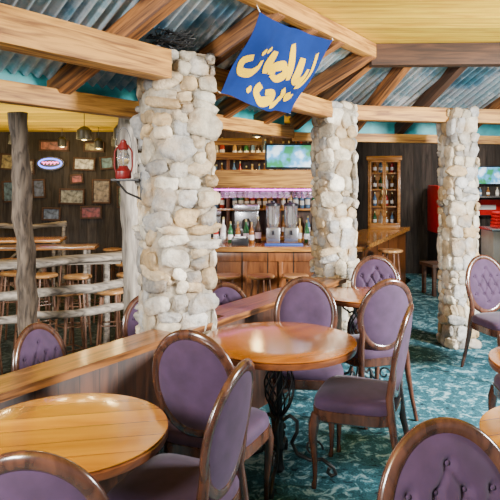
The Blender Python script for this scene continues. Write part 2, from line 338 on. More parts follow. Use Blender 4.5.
# ---------------------------------------------------------------- stone columns
def ico(sub):
    bm = bmesh.new(); bmesh.ops.create_icosphere(bm, subdivisions=sub, radius=1); bm.verts.index_update()
    r = ([v.co.copy() for v in bm.verts], [[v.index for v in f.verts] for f in bm.faces]); bm.free(); return r
PAL = [(0.54, 0.465, 0.345), (0.48, 0.375, 0.24), (0.37, 0.355, 0.33), (0.72, 0.66, 0.54), (0.45, 0.315, 0.165), (0.50, 0.455, 0.385), (0.29, 0.265, 0.235), (0.64, 0.555, 0.42), (0.43, 0.415, 0.39)]
def sq_r(a, r, p=5): return r/((abs(math.cos(a))**p+abs(math.sin(a))**p)**(1/p))
def column(loc, r, h, seed, sub, rot):
    rr = random.Random(seed); IV, IF = ico(sub); m = MB(); cols = []
    seg = 32; vs = []
    for z in (0, h-0.02):
        for k in range(seg):
            a = 2*math.pi*k/seg; q = sq_r(a, r*0.955); vs.append((q*math.cos(a), q*math.sin(a), z))
    fs = [[k, (k+1) % seg, seg+(k+1) % seg, seg+k] for k in range(seg)]+[list(range(seg))[::-1], list(range(seg, 2*seg))]
    m.add(vs, fs); cols += [(0.29, 0.25, 0.19)]*len(vs)
    z = 0
    while z < h-0.03:
        rh = rr.uniform(0.08, 0.16)
        if z+rh > h: rh = h-z
        a = rr.uniform(0, 1.5); aend = a+2*math.pi
        while a < aend-0.15:
            da = rr.choice([rr.uniform(0.4, 0.65), rr.uniform(0.6, 1.1)])
            if aend-a-da < 0.38: da = aend-a
            parts = [(z, rh)]
            if rh > .125 and rr.random() < .45: f = rr.uniform(.4, .6); parts = [(z, rh*f), (z+rh*f, rh*(1-f))]
            elif rr.random() < .14 and z > .2 and z+rh*1.5 < h: parts = [(z-rh*.2, rh*1.4)]
            for z0, h0 in parts:
                am = a+da/2+rr.uniform(-.05, .05); q = sq_r(am, r*0.925)
                hw = q*da/2*rr.uniform(.97, 1.06); hh = h0/2*rr.uniform(.97, 1.1); hr = r*rr.uniform(0.14, 0.20)
                cz = min(max(z0+h0/2+rr.uniform(-.02, .02), hh*.9), h-hh*0.7)
                c = Vector((q*math.cos(am), q*math.sin(am), cz))
                e = 0.05; p0 = Vector((sq_r(am-e, r)*math.cos(am-e), sq_r(am-e, r)*math.sin(am-e), 0)); p1 = Vector((sq_r(am+e, r)*math.cos(am+e), sq_r(am+e, r)*math.sin(am+e), 0))
                tx = (p1-p0).normalized(); ny = Vector((tx.y, -tx.x, 0))
                tilt = Matrix.Rotation(rr.uniform(-.35, .35), 4, ny)
                B = Matrix((tx, ny, Vector((0, 0, 1)))).transposed().to_4x4()
                M = Matrix.Translation(c) @ tilt @ B
                off = Vector((rr.uniform(0, 99), rr.uniform(0, 99), rr.uniform(0, 99)))
                vv = []
                pw = rr.uniform(2.6, 4.2)
                for v in IV:
                    k = (abs(v.x)**pw+abs(v.y)**pw+abs(v.z)**pw)**(-1/pw)
                    w = v*k*(1+0.34*noise.noise(v*1.0+off)+0.16*noise.noise(v*2.6+off)+.07*noise.noise(v*6+off))
                    vv.append(Vector((w.x*hw, w.y*hr, w.z*hh)))
                pc = rr.choice(PAL); s = rr.uniform(0.72, 1.2); pc = tuple(min(.9, x*s) for x in pc)
                m.add(vv, IF, M); cols += [pc]*len(vv)
            a += da
        z += rh
    o = m.build('stone_column', STONE, loc=loc, rotz=rot, ang=1.4)
    at = o.data.color_attributes.new('Col', 'FLOAT_COLOR', 'POINT')
    for i, c in enumerate(cols): at.data[i].color = (c[0], c[1], c[2], 1)
    return tag(o, 'column of stacked rounded river stones carrying the roof beams', 'column', 'river stone columns')
column(L1(.10, -.10), 0.205, 2.46, 3, 3, 0.45)
column(L1(LEN1+.04, -.04), 0.170, 2.38, 5, 3, 0.35)
column(C3, 0.150, 2.36, 8, 3, 0.2)

# ---------------------------------------------------------------- half wall and ledge
rl = math.atan2(d1.y, d1.x)
def lpart(name, t0, t1, s, w, z0, z1, mat, label, cat, kind=None):
    p = L1((t0+t1)/2, s, 0); o = MB().box((0, 0, (z0+z1)/2), (t1-t0, w, z1-z0), 0.012).build(name, mat, loc=p, rotz=rl)
    return tag(o, label, cat, kind=kind)
lpart('wall_divider', -4.5, LEN1-0.12, .100, 0.03, -0.2, 0.705, HALFW, 'low half wall of reddish brown planks', 'half wall', 'structure')
def lp(t, s): return (t, -s)
m = MB().prism([lp(-4.5, -.06), lp(-.16, -.06), lp(-.16, .105), lp(.36, .105), lp(.36, -.12), lp(LEN1-.20, -.12), lp(LEN1-.10, .15), lp(-4.5, .15)], 0.705, 0.745)
structure(m.build('trim_3', LEDGE, loc=C1, rotz=rl), 'long brown wooden ledge plank topping the half wall', 'ledge')

# ---------------------------------------------------------------- chair
def superplan(hw, hd, n, p=4.5, taper=0.06):
    out = []
    for k in range(n):
        a = 2*math.pi*k/n; c = math.cos(a); s = math.sin(a); q = (abs(c)**p+abs(s)**p)**(-1/p)
        x = hw*c*q; y = hd*s*q; x *= 1+taper*(y/hd); out.append((x, y))
    return out
def slab_rings(levels, hw, hd, n=40, p=4.5):
    m = MB(); vs = []; fs = []
    for sc, z in levels:
        for x, y in superplan(hw, hd, n, p): vs.append((x*sc, y*sc, z))
    for i in range(len(levels)-1):
        for k in range(n): fs.append([i*n+k, i*n+(k+1) % n, (i+1)*n+(k+1) % n, (i+1)*n+k])
    fs.append(list(range(n))[::-1]); fs.append([(len(levels)-1)*n+k for k in range(n)])
    return m.add(vs, fs)
def backpt(x, z):
    return Vector((x, -0.205-0.17*(z-0.5)+0.55*x*x, z))
def segd(px, pz, a, b):
    dx, dz = b[0]-a[0], b[1]-a[1]; t = max(0, min(1, ((px-a[0])*dx+(pz-a[1])*dz)/(dx*dx+dz*dz)))
    return math.hypot(px-a[0]-t*dx, pz-a[1]-t*dz)
def make_chair(loc, rotz, tufted=True):
    e = empty('dining_chair', loc, rotz)
    slab_rings([(0.95, .42), (1.0, .435), (1.0, .46), (.97, .478), (.88, .492), (.6, .502), (.3, .505), (.02, .506)], .228, .218).build('seat', PURP, e, ang=2)
    slab_rings([(0.96, .372), (1.0, .38), (1.0, .432), (.96, .436)], .232, .222).build('seat_frame', CHAIRW, e)
    zc = 0.730; hw = 0.186; hh = 0.224
    tufts = [(0, 0), (-.085, 0), (.085, 0), (-.043, .075), (.043, .075), (-.043, -.075), (.043, -.075), (0, .145), (0, -.145), (-.125, .075), (.125, .075), (-.125, -.075), (.125, -.075)]
    segs = [(p, q) for i, p in enumerate(tufts) for q in tufts[i+1:] if .07 < math.hypot(p[0]-q[0], p[1]-q[1]) < .093 and abs(p[1]-q[1]) > .01]
    m = MB(); nr = 26; ns = 72
    for side in (1, -1):
        vs = []; fs = []
        for i in range(nr+1):
            q = i/nr
            for k in range(ns):
                a = 2*math.pi*k/ns; x = hw*q*math.cos(a); dz = hh*q*math.sin(a)
                dome = (1-q**4)*(0.032 if side > 0 else 0.016)+0.006
                if side > 0 and tufted:
                    dmin = min(segd(x, dz, p, r_) for p, r_ in segs)
                    dome -= 0.009*math.exp(-(dmin/0.008)**2)*min(1, (1-q)*6)
                    for tx, tz in tufts:
                        dd = ((x-tx)**2+(dz-tz)**2)**.5
                        dome -= 0.017*math.exp(-(dd/0.014)**2)
                p = backpt(x, zc+dz); p.y += side*dome; vs.append(p)
        for i in range(nr):
            for k in range(ns): fs.append([i*ns+k, i*ns+(k+1) % ns, (i+1)*ns+(k+1) % ns, (i+1)*ns+k])
        m.add(vs, fs)
    if tufted:
        for tx, tz in tufts:
            p = backpt(tx, zc+tz); p.y += 0.020
            m.lathe([(0.001, -.004), (.006, -.003), (.008, 0), (.005, .003), (.001, .004)], 8, M=Matrix.Translation(p) @ Matrix.Rotation(math.pi/2, 4, 'X'))
    m.build('backrest', PURP, e, ang=2)
    ring = []
    for k in range(56):
        a = 2*math.pi*k/56; ring.append(backpt((hw+.008)*math.cos(a), zc+(hh+.008)*math.sin(a)))
    MB().tube(ring, 0.025, 10, True, 0.62, ref=(0, 1, 0)).build('back_frame', CHAIRW, e, ang=2)
    for sx in (-1, 1):
        MB().tube([(sx*.2, -.30, 0), (sx*.192, -.255, .15), (sx*.185, -.222, .3), (sx*.18, -.205, .42), (sx*.172, -.195, .52), backpt(sx*.168, .60), backpt(sx*.181, .67)],
                  [.014, .016, .02, .024, .022, .022, .016], 10).build('leg', CHAIRW, e, ang=1.2)
        MB().tube([(sx*.195, .185, .40), (sx*.205, .2, .34), (sx*.205, .205, .27), (sx*.198, .195, .15), (sx*.195, .195, .05), (sx*.197, .2, .015), (sx*.197, .2, 0)],
                  [.03, .029, .023, .016, .012, .015, .014], 10).build('leg', CHAIRW, e, ang=1.2)
    return tag(e, 'dark walnut dining chair with plum oval upholstered back', 'chair', 'plum upholstered dining chairs')
CH = [(-0.17, 2.93, 0, (.36, .93), 'plum oval-back chair pulled up to the round table beside ledge'),
      (-0.29, 2.31, 0, (-.94, .36), 'plum oval-back chair turned sideways at the honey wood table'),
      (-0.57, 1.755, 0, (-.06, 1), 'plum oval-back chair tucked at the honey wood table'),
      (0.59, 1.40, 0, (.2, -.98), 'plum chair with tufted oval back standing alone'),
      (0.60, 3.33, 0, (-.95, .36), 'plum chair sideways tucked under the iron pedestal table'),
      (0.85, 4.32, 0, (-.35, .94), 'plum oval-back chair at the far round table'),
      (1.06, 5.05, 0, (-.2, -.98), 'tufted plum chair in front of middle stone column'),
      (2.15, 5.07, 0, (.3, -.95), 'tufted plum chair in front of the far stone column'),
      (1.66, 3.42, 0, (-1, .05), 'plum chair at the table behind the orange table'),
      (-1.05, 3.50, -.2, (.90, -.44), 'tufted plum chair down in bar area behind the ledge'),
      (-0.66, 4.36, -.2, (.45, -.89), 'plum chair in bar area beside weathered log post'),
      (-0.16, 4.80, -.2, (.2, -.98), 'plum chair in bar area behind the half wall')]
ch0 = make_chair(CH[0][:3], rz(CH[0][3])); ch0['label'] = CH[0][4]
for x, y, z, d, lab in CH[1:]: copytree(ch0, (x, y, z), rz(d), lab)
chp = make_chair((0.36, 3.86, 0), rz((-.08, -1)), False); chp['label'] = 'plain oval-back plum chair behind the iron pedestal table'

# ---------------------------------------------------------------- round tables
def make_table(loc, r, mat, label, rot=0.0):
    e = empty('round_table', loc, rot)
    MB().lathe([(0.01, .742), (r*.5, .742), (r-.02, .742), (r-.006, .7425), (r, .748), (r, .7515), (r*.985, .753), (r*.6, .753), (.01, .753)], 72).build('table_top', mat, e, ang=.8)
    MB().lathe([(0.01, .708), (r-.02, .708), (r-.002, .712), (r+.001, .72), (r+.001, .738), (r-.004, .7425), (0.01, .7425)], 72).build('table_edge', TEDGE, e, ang=.8)
    MB().lathe([(.02, .012), (.03, .03), (.022, .06), (.018, .12), (.03, .15), (.018, .18), (.017, .6), (.03, .66), (.10, .695), (.13, .708)], 20).build('pedestal', IRON, e)
    m = MB()
    for k in range(10):
        a = 2*math.pi*k/10; pts = []
        for i in range(13):
            q = i/12; rad = .022+.062*math.sin(math.pi*q)**.8; an = a+2.2*q
            pts.append((rad*math.cos(an), rad*math.sin(an), .33+.33*q))
        m.tube(pts, .0055, 6)
    m.build('wire_basket', IRON, e, ang=2)
    for k in range(4):
        a = math.pi/4+math.pi/2*k
        prof = [(.02, .30), (.06, .33), (.10, .30), (.10, .24), (.07, .18), (.10, .12), (.17, .09), (.24, .10), (.30, .06), (.315, .025), (.29, .012), (.27, .03), (.28, .055)]
        up = [(.03, .62), (.09, .60), (.14, .63), (.17, .68), (.22, .70)]
        MB().tube([(q*math.cos(a), q*math.sin(a), z) for q, z in up], .008, 8).build('top_brace', IRON, e, ang=1.5)
        lg = MB().tube([(q*math.cos(a), q*math.sin(a), z) for q, z in prof], .011, 8).build('leg', IRON, e, ang=1.5)
        cx = .19; sp = []
        for i in range(16):
            th = i*.42; q = .055*(1-i/20); sp.append(((cx+q*math.cos(th))*math.cos(a), (cx+q*math.cos(th))*math.sin(a), .155+q*math.sin(th)))
        MB().tube(sp, .007, 6).build('scroll', IRON, lg, ang=1.5)
    return tag(e, label, 'table')
make_table((0.165, 3.375, 0), .43, TABLE2, 'round reddish wood table on scrolled wrought iron pedestal', .6)
make_table((-0.66, 2.17, 0), .36, TABLE, 'round honey plank table with dark edge', .2)
make_table((0.87, 4.72, 0), .33, TABLE2, 'round wood table near the middle stone column', .3)
make_table((1.18, 2.08, 0), .36, TABLE, 'round orange wood table beside tufted chair', .3)
make_table((1.56, 2.95, 0), .36, TABLE2, 'round orange wood table behind another round table', .9)

# ---------------------------------------------------------------- banner
def banner():
    TL = L1(.13, .50, 2.67); TR = L1(1.14, .50, 2.70); BL = L1(.22, .13, 2.24); BR = L1(1.20, .13, 2.17)
    def P(u, v, off=0):
        top = TL.lerp(TR, u); bot = BL.lerp(BR, u); p = top.lerp(bot, v)
        nn = (TR-TL).cross(BL-TL).normalized()
        if nn.z > 0: nn = -nn
        w = 0.022*math.sin(u*9+v*3)+0.016*math.sin(v*7-u*2)+.007*math.sin(u*21-v*5)
        p.z -= .03*math.sin(math.pi*u)*(1-v*.3)
        return p+nn*(w+off+.03)
    e = empty('banner', P(.5, .5)); loc = e.location.copy()
    def bld(m, name, mat):
        m.v = [v-loc for v in m.v]; return m.build(name, mat, e, ang=2)
    m = MB(); nu, nv = 40, 30; vs = []; fs = []
    for o in (0, -.002):
        for i in range(nu+1):
            for j in range(nv+1): vs.append(P(i/nu, j/nv, o))
    w = nv+1; K = (nu+1)*w
    for b in (0, K):
        for i in range(nu):
            for j in range(nv): fs.append([b+i*w+j, b+i*w+j+1, b+(i+1)*w+j+1, b+(i+1)*w+j])
    m.add(vs, fs); bld(m, 'cloth', BLUE)
    strokes = [
        [(.13, .46), (.07, .56), (.12, .68), (.23, .66), (.28, .56), (.26, .46)],
        [(.35, .30), (.36, .46), (.39, .60)],
        [(.44, .58), (.43, .48), (.50, .42), (.55, .50), (.50, .59), (.44, .58)],
        [(.53, .16), (.57, .34), (.62, .56)],
        [(.67, .26), (.68, .42), (.70, .54), (.77, .50), (.78, .36)],
        [(.85, .18), (.88, .32), (.89, .44), (.84, .56), (.76, .62)],
        [(.42, .74), (.40, .84), (.47, .92), (.55, .86), (.54, .77), (.48, .80)],
        [(.64, .68), (.69, .77), (.66, .87), (.58, .93)],
        [(.75, .72), (.79, .80), (.85, .76)],
        [(.18, .33), (.22, .38)], [(.25, .29), (.28, .34)], [(.30, .82), (.33, .87)]]
    m = MB()
    for st in strokes:
        pts = []
        for i in range(len(st)-1):
            p0 = st[max(i-1, 0)]; p1 = st[i]; p2 = st[i+1]; p3 = st[min(i+2, len(st)-1)]
            for k in range(6):
                t = k/6
                pts.append(tuple(.5*((2*p1[c])+(-p0[c]+p2[c])*t+(2*p0[c]-5*p1[c]+4*p2[c]-p3[c])*t*t+(-p0[c]+3*p1[c]-3*p2[c]+p3[c])*t**3) for c in (0, 1)))
        pts.append(st[-1]); vs = []; fs = []
        for i, p in enumerate(pts):
            a_ = pts[max(i-1, 0)]; b_ = pts[min(i+1, len(pts)-1)]
            dx = (b_[0]-a_[0]); dy = (b_[1]-a_[1])*.6; l = math.hypot(dx, dy) or 1
            q = i/(len(pts)-1)
            nib = abs(math.sin(math.atan2(dy, dx)-.6))
            ww = (.025+.015*nib)*(.5+.55*math.sin(math.pi*min(1, .12+q*.86)))
            nx, ny = -dy/l*ww, dx/l*ww/.6
            vs += [P(p[0]+nx, p[1]+ny, .004), P(p[0]-nx, p[1]-ny, .004)]
        for i in range(len(pts)-1): fs.append([2*i, 2*i+1, 2*i+3, 2*i+2])
        m.add(vs, fs)
    bld(m, 'lettering', YEL)
    for u in (0, 1):
        bld(MB().tube([P(u, 0, 0), P(u, 0, 0)+Vector((-0.02, 0.015, .05))], .003, 5), 'tie_cord', WHITE)
        bld(MB().tube([P(u, 1, 0), P(u, 1, 0)+Vector((-.06, .04, .05))], .003, 5), 'tie_cord', WHITE)
    tag(e, 'navy blue cloth banner with yellow brush lettering hung from beams', 'banner')
banner()

# ---------------------------------------------------------------- logs left
def logtube(name, pts, r0, r1, mat, label, cat, seed, group=None):
    rr = random.Random(seed); n = 30; P = [Vector(p) for p in pts]; out = []; rad = []
    for i in range(n+1):
        q = i/n*(len(P)-1); k = min(int(q), len(P)-2); p = P[k].lerp(P[k+1], q-k)
        j = 0 if i in (0, n) else .006
        out.append(p+Vector((rr.uniform(-j, j), rr.uniform(-j, j), 0))); rad.append((r0+(r1-r0)*i/n)*rr.uniform(.93, 1.06))
    m = MB().tube(out, rad, 18)
    for i, v in enumerate(m.v):
        nz = noise.noise(Vector((v.x*14, v.y*14, v.z*4))+Vector((seed*7, 0, 0)))
        ax = out[min(i//18, n)]; d = Vector((v.x-ax.x, v.y-ax.y, 0))
        m.v[i] = v+d*nz*.35
    o = m.build(name, mat, ang=1.5)
    return tag(o, label, cat, group=group)
logtube('log_post', [(-1.62, 4.5, -.2), (-1.72, 4.45, 2.15)], .072, .062, LOGD, 'greyish brown knotty log post standing in bar area', 'post', 1)
logtube('log_post', [(-.92, 4.80, -.2), (-.95, 4.80, 1.1), (-1.00, 4.80, 2.3)], .078, .068, LOG, 'pale weathered log post beside stone column', 'post', 2)
def railing(p0, p1, zt_, label, r=.05, braces=True, seed=0, n=3, low=.33, rise=.04, plank=False, third=None):
    e = empty('log_railing', p0); p0 = Vector(p0); d = Vector(p1)-p0
    rr = random.Random(seed)
    def lt(name, a_, b_, r0, flat=1):
        pts = [a_.lerp(b_, i/16)+Vector((rr.uniform(-.008, .008), rr.uniform(-.01, .01), rr.uniform(-.010, .010)+.014*math.sin(i*.7+seed))) for i in range(17)]
        MB().tube(pts, [r0*rr.uniform(.82, 1.13) for _ in pts], 12, flat=flat).build(name, LOGX, e, ang=1.5)
    Z = Vector((0, 0, 1))
    if plank: lt('top_plank', Z*(zt_)-d*.02, d*1.02+Z*(zt_+rise), .12, .32)
    else: lt('rail', Z*zt_-d*.02, d*1.02+Z*(zt_+rise), r)
    lt('rail', Z*(zt_-low), d+Z*(zt_-low+rise), r*.8)
    if third: lt('rail', Z*(zt_-third), d+Z*(zt_-third+rise*.7), r*.65)
    for i in range(n+1):
        q = i/n; lt('post', d*q, d*q+Z*(zt_+rise*q), r*.8)
    if braces:
        for i in range(n):
            lt('brace', d*(i/n)+Z*(zt_-.35), d*((i+1)/n)+Z*.1, r*.5); lt('brace', d*((i+1)/n)+Z*(zt_-.35), d*(i/n)+Z*.1, r*.5)
    return tag(e, label, 'railing', 'weathered log railings')
railing((-3.3, 4.28, -.2), (-1.08, 5.32, -.2), 1.06, 'weathered split log railing with broad top ledge', .055, False, 1, 2, .25, .14, True, .42)
railing((-5.0, 9.3, -.2), (-2.95, 9.5, -.2), 1.1, 'cross braced log railing near back wall', .04, True, 3)
def slab_table(loc, rot, L, W, h, label, mt=None):
    e = empty('slab_table', loc, rot)
    MB().box((0, 0, h), (L, W, .04), .012).build('table_top', mt or LOGX, e)
    for sx in (-1, 1):
        for sy in (-1, 1): MB().tube([(sx*L*.42, sy*W*.38, 0), (sx*L*.42, sy*W*.38, h-.02)], .025, 10).build('leg', LOGX, e)
    return tag(e, label, 'table')
slab_table((-2.3, 6.2, -.2), .16, 1.9, .28, 1.0, 'long weathered plank ledge table with stools')
slab_table((-3.3, 8.5, -.2), .1, 1.3, .5, 1.0, 'honey plank bar table among stools', BARTOP)
slab_table((-2.7, 7.4, -.2), .1, 1.6, .35, 1.02, 'long brown plank bar table among stools', LEDGE)

# ---------------------------------------------------------------- stools
def make_stool(loc):
    e = empty('bar_stool', loc)
    MB().lathe([(.01, .765), (.13, .765), (.150, .772), (.154, .785), (.147, .798), (.12, .802), (.01, .797)], 28).build('seat', STOOLS, e, ang=1)
    for k in range(4):
        a = math.pi/4+k*math.pi/2
        MB().tube([(.095*math.cos(a), .095*math.sin(a), .77), (.13*math.cos(a), .13*math.sin(a), .37), (.17*math.cos(a), .17*math.sin(a), 0)], [.012, .013, .011], 10).build('leg', STOOLW, e)
    for z, q in ((.25, .144), (.47, .121)):
        m = MB(); P = [(q*math.cos(math.pi/4+k*math.pi/2), q*math.sin(math.pi/4+k*math.pi/2), z) for k in range(4)]
        m.tube(P, .007, 8, closed=True)
        m.build('footrest', STOOLW, e)
    return tag(e, 'round wooden bar stool with four splayed legs', 'stool', 'wooden bar stools')
st0 = make_stool((-.26, 6.66, -.2))
for p in [(.12, 6.64, -.2), (.50, 6.66, -.2), (1.72, 7.35, 0), (-1.35, 5.75, -.2), (-1.72, 5.70, -.2), (-2.09, 5.64, -.2), (-2.46, 5.56, -.2), (-1.35, 6.75, -.2),
          (-1.9, 6.62, -.2), (-2.3, 6.7, -.2), (-2.7, 6.85, -.2), (-3.1, 6.9, -.2), (-2.0, 7.95, -.2), (-2.4, 7.95, -.2), (-2.8, 7.95, -.2), (-3.2, 7.95, -.2), (-1.55, 7.6, -.2), (-1.6, 8.4, -.2), (-2.1, 9.2, -.2), (-1.7, 9.6, -.2)]:
    copytree(st0, p, R.uniform(0, 1.5))

# ---------------------------------------------------------------- bar
e = empty('bar_counter', (0.2, 7.3, -.2)); o = Vector((0.2, 7.3, -.2))
def off(poly): return [(x-o.x, y-o.y) for x, y in poly]
MB().prism(off([(-1.1, 7.02), (1.25, 7.02), (2.58, 9.95), (2.12, 10.05), (1.0, 7.5), (-1.1, 7.5)]), 0, 1.02).build('body', BARW, e)
MB().prism(off([(-1.15, 6.94), (1.30, 6.94), (2.64, 9.9), (2.06, 10.1), (.95, 7.56), (-1.15, 7.56)]), 1.02, 1.075).build('countertop', BARTOP, e)
m = MB()
for x in [-.9+.42*i for i in range(6)]:
    m.box((x-o.x, 7.015-o.y, .52), (.05, .03, .95), .005)
m.box((0.05-o.x, 7.01-o.y, .95), (2.3, .04, .1), .005); m.box((0.05-o.x, 7.01-o.y, .06), (2.3, .04, .12), .005)
m.build('panel_moulding', BARW, e)
tag(e, 'long angled wooden bar counter with panelled front', 'bar counter')

e = empty('bar_canopy', (0.15, 7.3, 1.55))
MB().box((0, 0, .19), (2.1, .6, .06), .006).build('top_board', BARTOP, e)
MB().box((0, -.29, .11), (2.1, .05, .2), .006).build('front_board', BEAM, e)
m = MB()
for y in (-.2, -.08, .04, .16): m.box((0, y, .06), (1.9, .03, .02), .003)
for x in (-.9, 0, .9): m.box((x, 0, .075), (.03, .5, .02), .003); m.box((x, 0, .12), (.03, .03, .09), .003)
m.build('glass_rack', BARTOP, e)
for sx in (-1, 1): MB().box((sx*1.0, .2, -.265), (.07, .07, .82), .005).build('post', BARW, e)
tag(e, 'wooden canopy with glass rack above the bar', 'canopy')
tag(MB().tube([(-.5, 7.06, 1.535), (.75, 7.06, 1.535)], .009, 10).build('neon_tube', PINK), 'thin glowing purple neon tube under bar canopy', 'neon light')
e = empty('wine_glass', (-.5, 7.22, 1.435))
MB().lathe([(.024, 0), (.030, .04), (.027, .072), (.005, .095), (.004, .152), (.026, .16), (.026, .164)], 14).build('bowl', GLASS, e)
tag(e, 'stemmed glass hanging upside down under the canopy', 'glass', 'hanging stem glasses')
for row, yy in enumerate((7.22, 7.33, 7.44)):
    for i in range(18):
        if (row, i) == (0, 0): continue
        if R.random() < .15: continue
        copytree(e, (-.5+.072*i+.02*row, yy, 1.435))

def tv(loc, w, h, rotz, label, stand=True):
    e = empty('television', loc, rotz)
    MB().box((0, 0, h/2), (w, .06, h), .01).build('casing', BLACK, e)
    MB().box((0, -.033, h/2), (w-.05, .006, h-.05), .001).build('screen', SCREEN, e)
    if stand: MB().box((0, .0, -.0), (w*.3, .1, .02), .005).build('stand', BLACK, e)
    tag(e, label, 'television')
tv((.47, 7.25, 1.782), .58, .31, 0, 'flat television showing bright picture on the bar canopy')
tv((4.22, 10.575, 1.56), .55, .34, 0, 'flat television glowing on the back wall', False)
beam('canopy_beam', (-1.0, 8.2, 1.98), (1.3, 8.2, 1.98), .08, .09, BEAM, 'honey timber beam above back bar')
beam('canopy_beam', (-1.0, 7.35, 2.12), (.15, 7.35, 2.12), .08, .08, BEAM, 'honey timber beam above the bar canopy')

# back bar shelving
e = empty('back_bar_cabinet', (.05, 8.75, -.2))
MB().box((0, 0, .5), (2.3, .45, 1.0), .01).build('body', BARW, e)
MB().box((0, -.02, 1.02), (2.36, .52, .05), .01).build('worktop', BARTOP, e)
for z in (1.42, 1.80, 2.16): MB().box((0, .1, z), (2.2, .26, .03), .005).build('shelf', BARTOP, e)
for x in (-1.1, -.37, .37, 1.1): MB().box((x, .12, 1.62), (.05, .24, 1.16), .005).build('upright', BARW, e)
for x in (-.8, -.27, .27, .8):
    d = MB().box((x, -.235, .5), (.46, .02, .8), .006).build('door', BARTOP, e)
tag(e, 'wooden back bar cabinet with bottle shelves', 'cabinet')
BC = [(.02, .12, .04), (.25, .1, .02), (.5, .3, .08), (.05, .03, .02), (.6, .6, .55), (.1, .2, .35), (.4, .04, .03)]
BM = [plain('bottle_tint', c, .1, var=.05) for c in BC]
caps = plain('bottle_cap', (.5, .4, .15), .3, .6)
bases = []
for k, mt in enumerate(BM):
    e = empty('liquor_bottle', (-.95+k*.09, 8.83, 1.237))
    MB().lathe([(.03, 0), (.036, .01), (.036, .16), (.03, .19), (.013, .22), (.012, .28)], 14).build('bottle_glass', mt, e)
    MB().lathe([(.014, .27), (.014, .30)], 10).build('cap', caps, e)
    MB().lathe([(.0368, .05), (.0368, .12)], 14).build('bottle_label', WHITE, e)
    tag(e, 'liquor bottle with paper label on bar shelf', 'bottle', 'bottles on the back bar shelves'); bases.append(e)
for zz in (1.237, 1.617, .847, 1.977):
    for i in range(24):
        x = -.95+i*.09
        if zz == 1.237 and i < 7: continue
        if min(abs(x-q) for q in (-1.05, -.32, .42, 1.15)) < .06: continue
        if zz < 1 and (i % 2 or -.3 < x < .2 or x < -.3): continue
        c = copytree(R.choice(bases), (x+R.uniform(-.008, .008), 8.83+R.uniform(-.02, .02), zz)); q = R.uniform(.8, 1.08); c.scale = (R.uniform(.85, 1.05), 1, q)
for x, y in [(-.42, 7.38), (-.33, 7.42), (-.24, 7.38), (.70, 7.40), (.80, 7.36), (.10, 7.42), (-.52, 7.42), (-.05, 7.44), (.92, 7.40), (-.15, 7.38), (.02, 7.34), (.62, 7.46)]:
    c = copytree(R.choice(bases), (x, y, .876), 0, 'liquor bottle with paper label standing on bar'); q = R.uniform(.8, 1.1); c.scale = (q, q, q)
def blender_app(loc, label):
    e = empty('drink_dispenser', loc)
    MB().box((0, 0, .1), (.17, .2, .2), .02).build('base', STEEL, e)
    MB().lathe([(.06, .2), (.08, .26), (.085, .45), (.086, .46)], 20).build('jar', GLASS, e)
    MB().lathe([(.088, .46), (.088, .485), (.03, .50), (.03, .52), (.01, .52)], 20).build('lid', BLACK, e)
    MB().box((0, -.11, .14), (.03, .04, .05), .005).build('tap', BLACK, e)
    tag(e, label, 'dispenser', 'steel drink dispensers')
for x in (.28, .50): blender_app((x, 7.34, .876), 'steel drink dispenser with clear jar on bar')
def coffee(loc, label, s=1):
    e = empty('coffee_machine', loc)
    MB().box((0, 0, .05), (.34, .3, .1), .01).build('base', BLACK, e)
    MB().box((0, .08, .25), (.34, .14, .34), .02).build('body', STEEL, e)
    MB().box((0, -.02, .42), (.36, .32, .1), .02).build('head', STEEL, e)
    MB().lathe([(.05, .1), (.065, .14), (.06, .22), (.04, .26)], 16, c=(0, -.05, 0)).build('carafe', BLACK, e)
    e.scale = (s, s, s)
    tag(e, label, 'coffee machine')
coffee((-.05, 8.50, .846), 'steel coffee machine on the back counter')
coffee((-.55, 8.50, .846), 'small steel coffee machine beside a larger one', .8)
e = empty('napkin_box', (-.12, 7.12, .876))
MB().box((0, 0, .045), (.2, .14, .09), .01).build('box', BLACK, e)
MB().box((0, 0, .095), (.14, .08, .02), .005).build('napkins', WHITE, e)
tag(e, 'black bar caddy with white napkins', 'caddy')
e = empty('drip_mat', (.4, 7.1, .876))
MB().box((0, 0, .012), (.45, .1, .02), .004).build('mat', plain('blue_rubber', (.03, .1, .4), .5), e)
tag(e, 'blue rubber bar mat lying on counter', 'bar mat')
tumb = empty('tumbler', (.82, 7.08, .876))
MB().lathe([(.028, 0), (.033, .02), (.038, .11), (.036, .11), (.03, .01)], 16).build('glass_body', GLASS, tumb)
tag(tumb, 'clear tumbler standing on bar counter', 'glass', 'tumblers on the bar')
for x in (.72, .92, -.35): copytree(tumb, (x, 7.1, .876))

# display cabinet on counter
e = empty('display_cabinet', (2.14, 9.62, .876), -.15)
m = MB(); W, H, D = .5, 1.15, .3
for sx in (-1, 1): m.box((sx*(W/2-.02), 0, H/2), (.04, D, H), .005)
m.box((0, 0, .03), (W, D, .06), .005); m.box((0, 0, H-.03), (W+.05, D+.04, .07), .01); m.box((0, D/2-.01, H/2), (W, .02, H), 0)
m.build('body', BARTOP, e)
for z in (.35, .62, .88): MB().box((0, 0, z), (W-.08, D-.04, .02), .003).build('shelf', BARTOP, e)
for sx in (-1, 1):
    m = MB(); x0 = sx*.115
    for q in (-1, 1): m.box((x0+q*.1, -D/2-.012, H/2), (.025, .02, H-.14), .003)
    for z in (.08, H-.08): m.box((x0, -D/2-.012, z), (.22, .02, .03), .003)
    dd = m.build('door', BARTOP, e)
    MB().box((x0-sx*.085, -D/2-.03, H/2), (.012, .02, .08), .003).build('handle', caps, dd)
tag(e, 'tall honey wood display cabinet with paned doors on counter', 'cabinet')
k = 0
